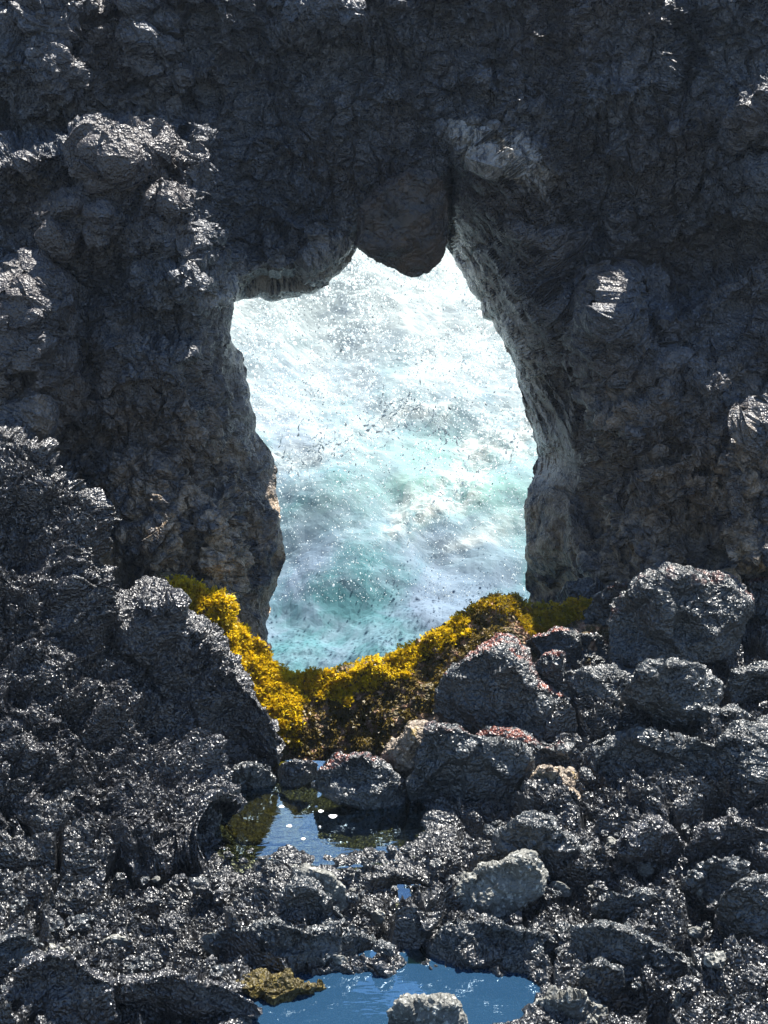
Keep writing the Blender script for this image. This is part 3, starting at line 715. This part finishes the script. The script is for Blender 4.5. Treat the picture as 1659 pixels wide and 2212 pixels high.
boulder('boulder', 'light topped rock right of the grey brown boulder',
    [(1462,1950),(1490,1890),(1550,1862),(1610,1870),(1600,1910),(1550,1950),(1500,1985)], M_boulder, T=0.2)
boulder('boulder', 'low dark rock with glinting crest under the long low rock',
    [(1330,1880),(1350,1810),(1400,1770),(1450,1790),(1480,1830),(1470,1880),(1400,1910)], M_slope, T=0.2)
boulder('boulder', 'shiny blue sheened rubble hump at the right edge',
    [(1470,1870),(1500,1800),(1570,1775),(1660,1800),(1720,1830),(1700,1880),(1580,1870)], M_slope, T=0.22)
boulder('boulder', 'dark block below the pale grey boulder on the rim of the front pool',
    [(930,2060),(960,2010),(1040,1995),(1110,2010),(1190,2030),(1260,2070),(1240,2120),(1120,2110),(1000,2090)], M_boulder, T=0.24)
boulder('boulder', 'dark rock sloping to the right of the front pool',
    [(1200,2080),(1230,2010),(1300,2000),(1400,2030),(1480,2080),(1500,2130),(1400,2150),(1280,2130)], M_boulder, T=0.24)
boulder('boulder', 'smooth blue grey stone at the right edge just below the largest boulder',
    [(1560,1500),(1580,1450),(1630,1430),(1700,1450),(1710,1520),(1640,1560),(1580,1550)], B, T=0.2, Y=8.3, rough=0.7)
boulder('boulder', 'rough lava rock at the right edge beside the largest boulder',
    [(1610,1320),(1620,1260),(1680,1250),(1740,1290),(1740,1350),(1660,1370)], B, T=0.25, tint=0.6, Y=9.1)
boulder('boulder', 'round dark stone in front of the smooth blue grey stone',
    [(1470,1590),(1490,1545),(1540,1525),(1600,1540),(1640,1590),(1600,1625),(1520,1630)], B, T=0.2, Y=7.9)

boulder('submerged_rock', 'flat olive brown rock shelf awash at the left end of the front pool', [(470,2200),(500,2150),(560,2118),(620,2112),(668,2140),(722,2150),(738,2182),(690,2200),(650,2235),(560,2245),(500,2235)], M_olive, T=0.13, Y=5.8, lean=0.9, rough=0.9)[0].location.z = 0.02
boulder('submerged_rock', 'mottled yellow brown rock under the water on the left of the middle pool', [(470,1745),(490,1722),(560,1712),(610,1715),(640,1745),(650,1790),(630,1830),(520,1830),(480,1790)], M_olive, T=0.1, Y=7.4, lean=2.0, rough=0.3)
def foam_mat():
    t = NT('foam'); t.bsdf((0.8, 0.82, 0.82), 0.4, None, 0.5); return t.m
M_foam = foam_mat()
for k_, (u_, v_, r_, lb_) in enumerate([(719,1763,.030,'largest round white foam fleck floating on the middle pool'),(693,1752,.020,'medium white foam fleck just left of the largest one'),(683,1742,.012,'small white foam fleck behind the medium one'),
        (608,1742,.020,'white foam fleck on the olive part of the middle pool'),(625,1784,.020,'white foam fleck near the front rim of the middle pool'),(691,1786,.009,'tiny white foam dot below the largest fleck'),(655,1812,.016,'white foam fleck against the front bank of the middle pool')]):
    c_ = at_z(u_, v_, Z_MID+0.002); a_ = np.linspace(0, 2*np.pi, 20, endpoint=False); rr_ = r_*(1+0.12*np.sin(3*a_+k_))
    rr_ = rr_*0.8; ring = np.stack([c_[0]+rr_*np.cos(a_), c_[1]+rr_*np.sin(a_), np.full(20, c_[2])], 1)
    inner = (ring-c_)*0.6+c_+np.array([0, 0, 0.004]); top_ = c_+np.array([0, 0, 0.005])
    V_ = np.concatenate([ring, inner, [top_]]); F_ = [(i, (i+1) % 20, 20+(i+1) % 20, 20+i) for i in range(20)]
    me = bpy.data.meshes.new('foam_fleck'); me.from_pydata(V_.tolist(), [], F_+[(20+i, 20+(i+1) % 20, 40) for i in range(20)]); me.materials.append(M_foam)
    o = bpy.data.objects.new('foam_fleck', me); COL.objects.link(o); tag(o, lb_, 'foam')
boulder('boulder', 'low wet rubble rim at the back of the middle pool', [(585,1690),(600,1655),(640,1645),(690,1650),(700,1685),(650,1700),(600,1705)], M_slope, T=0.1, Y=7.9, tint=0.4)
# stones
G = M_grey
def oval(cx, cy, rx, ry, rot=0, n=12):
    out = []
    for k in range(n):
        a = 2*math.pi*k/n; x, y = rx*math.cos(a), ry*math.sin(a); c, s = math.cos(rot), math.sin(rot)
        out.append((cx+x*c-y*s, cy+x*s+y*c))
    return out
for (cx, cy, rx, ry, rot, lb) in [
    (715+0, 2063, 0, 0, 0, None),
    (467, 2040, 36, 24, 0.3, 'pale grey stone alone in the left foreground rubble'),
    (818, 1981, 16, 15, 0, 'round olive grey pebble beside the pale ribbed slab'),
    (735, 2078, 18, 15, 0, 'small pale pebble on the dark ledge above the front pool'),
    (1212, 1921, 26, 14, 0.5, 'smooth oval grey pebble right of the pale grey boulder'),
    (1172, 1773, 40, 13, 0.1, 'flat smooth dark stone under the brown stained rock face'),
    (1352, 1822, 16, 9, 0.1, 'small round pebble on the dark boulder behind the pebble gully'),
    (1505, 2015, 22, 13, 0.2, 'flat grey pebble left of the rounded boulder at the right edge'),
    (1282, 2092, 22, 16, 0.2, 'light speckled pebble on the right rim of the front pool'),
    (1245, 2070, 26, 20, 0.2, 'angular grey pebble above the light speckled pebble'),
    (1460, 1935, 24, 16, 0.3, 'bluish flat pebble in the gully right of the grey brown boulder'),
    (1160, 1745, 24, 12, 0.1, 'small dark cobble on the brown stained rock'),
    (1560, 1830, 20, 12, 0.1, 'pale cobble on the shiny hump at the right edge'),
    (1440, 1840, 18, 12, 0.4, 'rounded pebble right of the glinting crest rock'),
    (1395, 1880, 18, 14, 0.0, 'dull grey pebble below the glinting crest rock'),
    (250, 2045, 34, 26, 0.2, 'brownish grey stone in the left foreground rubble'),
    (255, 1990, 26, 18, -0.2, 'worn stone just above the brownish grey stone'),
    (520, 1960, 24, 18, 0.2, 'small rounded stone left of the dark triangular rock')]:
    if lb: boulder('stone', lb, oval(cx, cy, rx, ry, rot), G, cat='stone', rough=0.45, cl=(0.01, 0.01, 0.005), T=min(rx, ry)*2.1e-3, lean=0.1, res=1.6)
# loose lumps strewn through the rubble
protos = []
for k in range(5):
    d, f = cube_sphere(16)
    s = np.array([1, 0.8, 0.62]); Q = d*s*0.5
    f1, f2, idv = worley(Q*2.6+k*5, 300+k, True)
    Q = Q + d*((idv-0.5)*0.22*sstep(f2-f1, 0, .3)+0.18*fbm(Q*2.5, 3, 310+k)+0.05*dome(Q*6, 320+k))[:, None]
    me = mesh_obj('loose_stone', Q, f, M_grey if k == 4 else (M_boulder if k % 2 else M_ground), attrs={'tint': np.zeros(len(Q))})
    protos.append(me)
cnt = 0
lumps = [('loose_stone', 'small rough lava lump lying loose in the foreground rubble'), ]
areas = [(0, 480, 1900, 2170, 70), (480, 1000, 1850, 2080, 60), (1000, 1659, 1780, 2150, 110), (1150, 1659, 1450, 1780, 40)]
rr = random.Random(5)
first_used = [False]*5
for (u0, u1, v0, v1, m) in areas:
    for _ in range(m):
        u, v = rr.uniform(u0, u1), rr.uniform(v0, v1)
        Y, z = ground_hit(u, v)
        x = float(at(u, v, Y)[0])
        if float(sdf(WM, np.array([x]), np.array([Y]))[0]) < 0.02 or float(sdf(WL, np.array([x]), np.array([Y]))[0]) < 0.02: continue
        k = rr.choices(range(5), (3, 3, 3, 3, 1))[0]
        p = protos[k]
        if first_used[k]: p2 = p.copy(); COL.objects.link(p2)
        else: p2 = p; first_used[k] = True
        s = rr.choice((0.035, 0.045, 0.055, 0.07, 0.10))*rr.uniform(0.8, 1.2)
        p2.location = (x, Y, z+0.035+s*0.12); p2.scale = (s, s, s)
        p2.rotation_euler = (rr.uniform(-.5, .5), rr.uniform(-.5, .5), rr.uniform(0, 6.3))
        if k == 4: tag(p2, 'small smooth pale grey cobble lying loose in the rubble', 'stone', 'pale cobbles in the rubble')
        else: tag(p2, 'small rough dark lava lump lying loose in the rubble', 'stone', 'loose lava lumps in the rubble')

# the block hanging from the arch
blk, bQ, bN = boulder('hanging_block', None, [(768,530),(782,450),(845,385),(905,352),(958,395),(974,480),(973,546),(948,572),(925,590),(893,602),(862,588),(838,576),(795,548)],
    M_block, T=0.3, Y=10.2, lean=0.1, rough=0.8, box=0.6)
for kk in ('category',): 
    if kk in blk: del blk[kk]
blk.parent = arch

# water running off the rock
def trickle(label, pts, w, Yf):
    A = resample([(u, v, 0) for u, v in pts], 60); P = []
    for k in range(60):
        ww = w*(0.5+0.7*abs(math.sin(k*0.35))+0.4*random.random())
        for q in (-1, -.33, .33, 1):
            u, v = A[k, 0]+q*ww*0.5, A[k, 1]+q*ww*0.3; P.append(at(u, v, Yf(u, v)-0.02*(1-q*q)))
    o = mesh_obj('water_trickle', np.array(P), grid_faces(60, 4), M_foam); tag(o, label, kind='structure')
def _ay(u, v): return float(arch_depth(np.array([[u]], float), np.array([[v]], float))[0, 0])-0.09

# ------------------------------------------------------------------ seaweed
def weed_mat(name, a, b):
    t = NT(name)
    c = t.mix(t.ramp(t.noise(11, 4, 0.6), [(0.35, 0.0), (0.65, 1.0)]), a, b)
    c = t.mix(t.ramp(t.noise(38, 3, 0.6), [(0.5, 0.0), (0.66, 0.75)]), c, tuple(x*0.35 for x in b))
    n = t.bsdf(c, 0.45, None, 0.4)
    tl = t.n.new('ShaderNodeBsdfTranslucent'); t.l.new(c, tl.inputs[0])
    mx = t.n.new('ShaderNodeMixShader'); mx.inputs[0].default_value = 0.4
    t.l.new(n.outputs[0], mx.inputs[1]); t.l.new(tl.outputs[0], mx.inputs[2]); t.l.new(mx.outputs[0], t.out.inputs[0])
    return t.m
def fronds(name, pts, nrm, mat, length=0.03, blades=6, spread=0.75, width=0.0035, droop=0.3, seed=1):
    r = np.random.default_rng(seed); N = len(pts); M = N*blades
    p = np.repeat(pts, blades, 0) + r.normal(size=(M, 3))*length*0.25
    d = np.repeat(nrm, blades, 0)*0.8 + np.array([0, 0, 0.35]) + r.normal(size=(M, 3))*spread*0.6
    d /= np.linalg.norm(d, axis=1)[:, None]
    L = length*r.uniform(0.5, 1.25, M)[:, None]
    side = np.cross(d, r.normal(size=(M, 3))); side /= np.linalg.norm(side, axis=1)[:, None]
    w = width*r.uniform(0.7, 1.5, M)[:, None]
    p0 = p - d*L*0.2; p1 = p + d*L*0.5 + r.normal(size=(M, 3))*0.12*L; dd = d - np.array([0, 0, droop]); dd /= np.linalg.norm(dd, axis=1)[:, None]
    p2 = p1 + dd*L*0.45 + side*L*0.25*r.choice([-1, 1], M)[:, None]; p3 = p1 + dd*L*0.5 - side*L*0.22
    V = np.stack([p0-side*w*.6, p0+side*w*.6, p1-side*w, p1+side*w, p2-side*w*1.1, p2+side*w*.9+dd*w, p3-side*w*.9, p3+side*w*1.1+dd*w], 1).reshape(-1, 3)
    b = np.arange(M)[:, None]*8
    F = np.concatenate([b+np.array([[0, 1, 3, 2]]), b+np.array([[2, 3, 5, 4]]), b+np.array([[2, 3, 7, 6]])])
    return mesh_obj(name, V, F, mat, smooth=False)
su, sv = proj(sP)
front = (sS > -0.25)
clump = fbm(sP*5.0, 3, 501); fine = fbm(sP*16, 2, 502)
ucrest = np.array([p[0] for p in sill_top]); vcrest = np.array([p[1] for p in sill_top])
below = sv-np.interp(su, ucrest, vcrest)
def pick(mask, n, seed):
    r = np.random.default_rng(seed); i = np.nonzero(mask)[0]; return i[r.integers(0, len(i), n)] if len(i) else i
gz = [(340,1245),(420,1255),(500,1285),(520,1350),(600,1430),(660,1450),(800,1432),(880,1395),(990,1335),(1010,1360),(930,1420),(870,1470),(760,1520),(700,1510),(650,1520),(640,1600),(600,1600),(560,1560),(530,1490),(470,1420),(400,1330)]
dg = sdf(gz, su, sv)+22*clump
gold = (dg < 0) & front
i = pick(gold & (fine > -0.28), 6000, 3)
g = fronds('golden_seaweed', sP[i], sN[i], weed_mat('golden_weed', (0.85, 0.66, 0.02), (0.62, 0.44, 0.012)), 0.031, 6, width=0.004, seed=4)
tag(g, 'bright golden yellow seaweed turf along the crest of the rock sill', 'seaweed', kind='stuff')
dz = sdf([(1010,1330),(1060,1285),(1110,1280),(1150,1300),(1200,1300),(1300,1290),(1290,1330),(1230,1345),(1160,1400),(1130,1380),(1120,1330),(1050,1320)], su, sv)+20*clump
i = pick((dz < 0) & front, 1500, 5)
g = fronds('yellow_green_seaweed', sP[i], sN[i], weed_mat('yellow_green_weed', (0.33, 0.27, 0.015), (0.5, 0.33, 0.012)), 0.022, 6, seed=6)
tag(g, 'short yellow green weed on the knob at the right end of the sill', 'seaweed', kind='stuff')
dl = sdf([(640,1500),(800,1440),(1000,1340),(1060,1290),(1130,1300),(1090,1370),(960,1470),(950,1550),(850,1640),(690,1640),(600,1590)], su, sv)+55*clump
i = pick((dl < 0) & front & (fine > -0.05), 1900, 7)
g = fronds('olive_seaweed', sP[i], sN[i]*0.6+np.array([0, -0.2, -0.5]), weed_mat('olive_weed', (0.10, 0.075, 0.012), (0.19, 0.13, 0.018)), 0.03, 5, droop=0.7, seed=8)  # brownish weed; the shade of this face is also put into its colour
tag(g, 'olive brown weed, shade darkened into its colour, hanging down the shaded face of the sill', 'seaweed', kind='stuff')

# ------------------------------------------------------------------ sea and surf
def sea_h(x, y):
    sh = x.shape; p = np.stack([x, y, 0*x], -1).reshape(-1, 3)
    z = -1.4 + 5.6*sstep(y+0.5*perlin(p*0.35, 1).reshape(sh)*2, 13.0, 23.0)*(1-sstep(y, 25, 34))
    z = z + (0.35*fbm(p*0.55, 3, 71).reshape(sh))*sstep(y, 11, 14)*(1-sstep(y, 26, 40))
    return z
def sea_mat():
    t = NT('surf')
    w = t.n.new('ShaderNodeTexNoise'); w.inputs['Scale'].default_value = 0.9; w.inputs['Detail'].default_value = 3
    t.l.new(t.geo.outputs['Position'], w.inputs['Vector'])
    vm = t.n.new('ShaderNodeVectorMath'); vm.operation = 'MULTIPLY_ADD'; t.l.new(w.outputs['Color'], vm.inputs[0])
    vm.inputs[1].default_value = (1.4, 1.4, 1.4); t.l.new(t.geo.outputs['Position'], vm.inputs[2])
    v = vm.outputs[0]
    z = t.sep()[2]
    up = t.n.new('ShaderNodeMapRange'); up.inputs['From Min'].default_value = -0.9; up.inputs['From Max'].default_value = 2.0; t.l.new(z, up.inputs['Value'])
    deep = t.mix(t.ramp(t.noise(0.9, 4, 0.55, v), [(0.42, 0.0), (0.58, 1.0)]), (0.10, 0.145, 0.20), (0.055, 0.145, 0.165))
    foam = t.math('ADD', t.noise(2.3, 7, 0.6, v), t.math('MULTIPLY', up.outputs[0], 0.42))
    white = t.mix(up.outputs[0], (0.155, 0.205, 0.26), (0.30, 0.345, 0.335))
    c = t.mix(t.ramp(foam, [(0.40, 0.0), (0.9, 1.0)]), deep, white)
    c = t.mix(t.math('MULTIPLY', t.attr('green'), t.ramp(t.noise(1.5, 5, 0.6, v), [(0.35, 0.35), (0.6, 1.0)])), c, (0.12, 0.24, 0.21))
    c = t.mix(t.math('MULTIPLY', t.attr('crest'), t.ramp(t.noise(5, 6, 0.65, v), [(0.38, 0.0), (0.56, 1.0)]), True), c, (0.42, 0.44, 0.41))
    b = t.bump(t.noise(4, 4, 0.55, v), 0.03, 0.4)
    t.bsdf(c, 0.75, b, 0.15); return t.m
M_sea = sea_mat()
ys = np.r_[10.2 + np.arange(0, 620)*0.03, 29+np.geomspace(0.05, 2500, 80)]
sx = np.linspace(-1, 1, 360); Yg, S = np.meshgrid(ys, sx, indexing='ij'); X = S*(5+0.6*(Yg-10))
zz = sea_h(X, Yg); P = np.stack([X, Yg, zz], -1).reshape(-1, 3); f = grid_faces(len(ys), len(sx))[:, ::-1]
near = sstep(P[:, 1], 60, 30)
q = P[near > 0]
dd = np.zeros(len(P)); dd[near > 0] = 0.07*fbm(q*1.3, 4, 73)+0.02*fbm(q*4.5, 3, 75)
P[:, 2] += dd*near
# the breaking crests: torn foam thrown up along two lines of the wave
pu, pv = proj(P); cr = np.zeros(len(P)); tq = np.zeros(len(P)); sel = (P[:, 1] < 26) & (P[:, 1] > 11)
q = P[sel]; u_, v_ = pu[sel], pv[sel]
wu, wv = 40*fbm(q*1.4, 3, 811), 40*fbm(q*1.4+5, 3, 812)
def line(path, wid):
    d = np.full(len(q), 1e9)
    for (ax, ay), (bx, by) in zip(path[:-1], path[1:]):
        t = np.clip(((u_+wu-ax)*(bx-ax)+(v_+wv-ay)*(by-ay))/((bx-ax)**2+(by-ay)**2), 0, 1)
        d = np.minimum(d, np.hypot(u_+wu-ax-t*(bx-ax), v_+wv-ay-t*(by-ay)))
    return np.exp(-(d/wid)**2)
c_ = np.clip(line([(860,1120),(930,1085),(1000,1040),(1050,985),(1100,940),(1180,900)], 34)+0.7*line([(560,1010),(690,975),(780,930),(870,890),(950,880)], 26)+0.5*line([(980,1190),(1060,1150),(1170,1120)], 24), 0, 1)
h_ = c_*(0.10*np.abs(fbm(q*2.4, 3, 813))+0.035*dome(q*4, 814))
P[np.nonzero(sel)[0], 2] += h_
cr[sel] = c_*(0.5+0.9*np.abs(fbm(q*2.6, 3, 816)))
tq[sel] = np.clip(0.9*np.exp(-((u_-900)/120)**2-((v_-1020)/70)**2)+0.8*np.exp(-((u_-1080)/110)**2-((v_-1060)/130)**2)+0.5*np.exp(-((u_-720)/130)**2-((v_-1090)/70)**2), 0, 1)
sea = mesh_obj('sea', P, f, M_sea, attrs={'crest': cr, 'green': tq}); tag(sea, 'churning white and turquoise surf behind the arch', kind='structure')

# flying spray
def drop_mat(name, col, tr=0.5):
    t = NT(name); n = t.bsdf(col, 0.12, None, 0.8)
    tl = t.n.new('ShaderNodeBsdfTranslucent'); tl.inputs[0].default_value = (*col, 1)
    mx = t.n.new('ShaderNodeMixShader'); mx.inputs[0].default_value = tr
    t.l.new(n.outputs[0], mx.inputs[1]); t.l.new(tl.outputs[0], mx.inputs[2]); t.l.new(mx.outputs[0], t.out.inputs[0]); return t.m
ph = (1+5**.5)/2
ICO = np.array([(-1,ph,0),(1,ph,0),(-1,-ph,0),(1,-ph,0),(0,-1,ph),(0,1,ph),(0,-1,-ph),(0,1,-ph),(ph,0,-1),(ph,0,1),(-ph,0,-1),(-ph,0,1)])/math.hypot(1, ph)
ICF = np.array([(0,11,5),(0,5,1),(0,1,7),(0,7,10),(0,10,11),(1,5,9),(5,11,4),(11,10,2),(10,7,6),(7,1,8),(3,9,4),(3,4,2),(3,2,6),(3,6,8),(3,8,9),(4,9,5),(2,4,11),(6,2,10),(8,6,7),(9,8,1)])
def drops(name, pts, rad, mat, stretch, seed):
    r = np.random.default_rng(seed); N = len(pts)
    V = ICO[None]*rad[:, None, None]*np.stack([r.uniform(.7, 1.3, N), np.ones(N), r.uniform(.7, stretch, N)], 1)[:, None, :]
    sh = r.uniform(-.6, .6, N); V[:, :, 0] += V[:, :, 2]*sh[:, None]
    V = V+pts[:, None, :]
    F = (np.arange(N)*12)[:, None, None]+ICF[None]
    return mesh_obj(name, V.reshape(-1, 3), F.reshape(-1, 3), mat)
def spray_pts(n, seed, vmax=1150, yr=(12.9, 15.5), power=1.0):
    r = np.random.default_rng(seed); out = []
    while sum(map(len, out)) < n:
        u = r.uniform(380, 1300, n); v = 470+(vmax-470)*r.uniform(0, 1, n)**power; Y = r.uniform(*yr, n)
        q = np.stack([u/90, v/90, Y], 1); k = fbm(q, 3, seed) + 0.25 > r.uniform(-0.1, 0.7, n)
        out.append(at(u, v, Y)[k])
    return np.concatenate(out)[:n]
M_dw = drop_mat('white_drops', (0.9, 0.93, 0.92), 0.7); M_dg = drop_mat('grey_drops', (0.42, 0.46, 0.48), 0.5)
r_ = np.random.default_rng(3)
pts = spray_pts(38000, 901, 1300, power=1.7)
low_ = 0.55+0.5*sstep(proj(pts)[1], 1150, 850)
s1 = drops('sea_spray', pts, low_*0.0042*r_.lognormal(0.15, 0.5, len(pts)), M_dw, 1.8, 1)
tag(s1, 'dense white droplets of spray flying up in the opening', 'spray', kind='stuff')
pts = spray_pts(4500, 902, 1080, power=1.7)
s2 = drops('sea_spray', pts, 0.004*r_.lognormal(0.0, 0.4, len(pts)), M_dg, 1.8, 2)
tag(s2, 'grey backlit droplets of spray flying in the opening', 'spray', kind='stuff')
# torn sheets of water: knotted strings of blobs
def strings(name, n, box, mat, seed, rad=0.012, steps=26, drift=(0.6, 0.25)):
    r = np.random.default_rng(seed); P = []; R = []
    for _ in range(n):
        u = r.uniform(box[0], box[1]); v = r.uniform(box[2], box[3])+0.0; Y = r.uniform(12.8, 14.2)
        a = r.uniform(-0.9, 0.3) if r.random() < 0.6 else r.uniform(0, 6.3); p = at(u, v, Y); w = rad*r.uniform(0.5, 1.3)
        for k in range(int(steps*r.uniform(.4, 1.3))):
            a += r.normal()*0.45; p = p+np.array([math.cos(a), r.normal()*0.3, math.sin(a)])*w*1.1
            P.append(p.copy()); R.append(w*(0.6+0.5*math.sin(k*0.9+a))*1.1)
    P = np.array(P); return drops(name, P, np.array(R), mat, 1.2, seed+1)
def arc_box(n, seed):
    pass
def arc_strings(name, path, n, mat, seed, rad, wid):
    r = np.random.default_rng(seed); path = np.array(path, float); P = []; R = []
    for _ in range(n):
        t = r.uniform(0, len(path)-1.001); i = int(t); c = path[i]+(path[i+1]-path[i])*(t-i)
        c = c + r.normal(size=2)*wid; tg = path[i+1]-path[i]; Y = 13.2+r.uniform(-.3, .3)
        if r.random() < 0.55: a = math.atan2(-tg[1], tg[0]); L = 30
        else: a = -1.57+r.normal()*0.5; L = 16
        p = at(c[0], c[1], Y); w = rad*r.uniform(0.45, 1.25)
        for k in range(int(L*r.uniform(.3, 1.2))):
            a += r.normal()*0.28; p = p+np.array([math.cos(a), r.normal()*0.3, math.sin(a)])*w*0.9
            P.append(p.copy()); R.append(w*(0.7+0.35*math.sin(k*0.7+a))*1.15*max(0.25, 1-k/(L*1.3)))
    return drops(name, np.array(P), np.array(R), mat, 1.15, seed+1)
M_ds = drop_mat('strand_water', (0.66, 0.71, 0.73), 0.7)
s3 = arc_strings('water_strands', [(600,1000),(690,975),(770,930),(840,890),(905,872),(950,905),(985,960)], 130, M_ds, 31, 0.0095, 18)
tag(s3, 'torn grey strings of water arching across the middle of the opening', 'splash', kind='stuff')
s4 = arc_strings('water_strands', [(870,1110),(930,1085),(990,1050),(1030,990),(1080,940),(1130,900)], 70, M_dw, 35, 0.010, 30)
tag(s4, 'torn white strings of water on the right side of the opening', 'splash', kind='stuff')

# ------------------------------------------------------------------ sea air
def haze():
    m = bpy.data.materials.new('haze'); m.use_nodes = True; n = m.node_tree.nodes; l = m.node_tree.links
    for x in list(n): n.remove(x)
    out = n.new('ShaderNodeOutputMaterial'); v = n.new('ShaderNodeVolumePrincipled')
    v.inputs['Color'].default_value = (0.62, 0.78, 1.0, 1); v.inputs['Density'].default_value = 0.0008; v.inputs['Anisotropy'].default_value = 0.3
    l.new(v.outputs[0], out.inputs['Volume'])
    a, b, c, d, e, f_ = -70, 70, -35, 2600, -3, 12
    V_ = [(a, c, e), (b, c, e), (b, d, e), (a, d, e), (a, c, f_), (b, c, f_), (b, d, f_), (a, d, f_)]
    me = bpy.data.meshes.new('haze'); me.from_pydata(V_, [], [(0, 3, 2, 1), (4, 5, 6, 7), (0, 1, 5, 4), (1, 2, 6, 5), (2, 3, 7, 6), (3, 0, 4, 7)])
    me.materials.append(m); o = bpy.data.objects.new('haze', me); COL.objects.link(o); tag(o, 'thin blue sea haze in the air', kind='stuff')
haze()
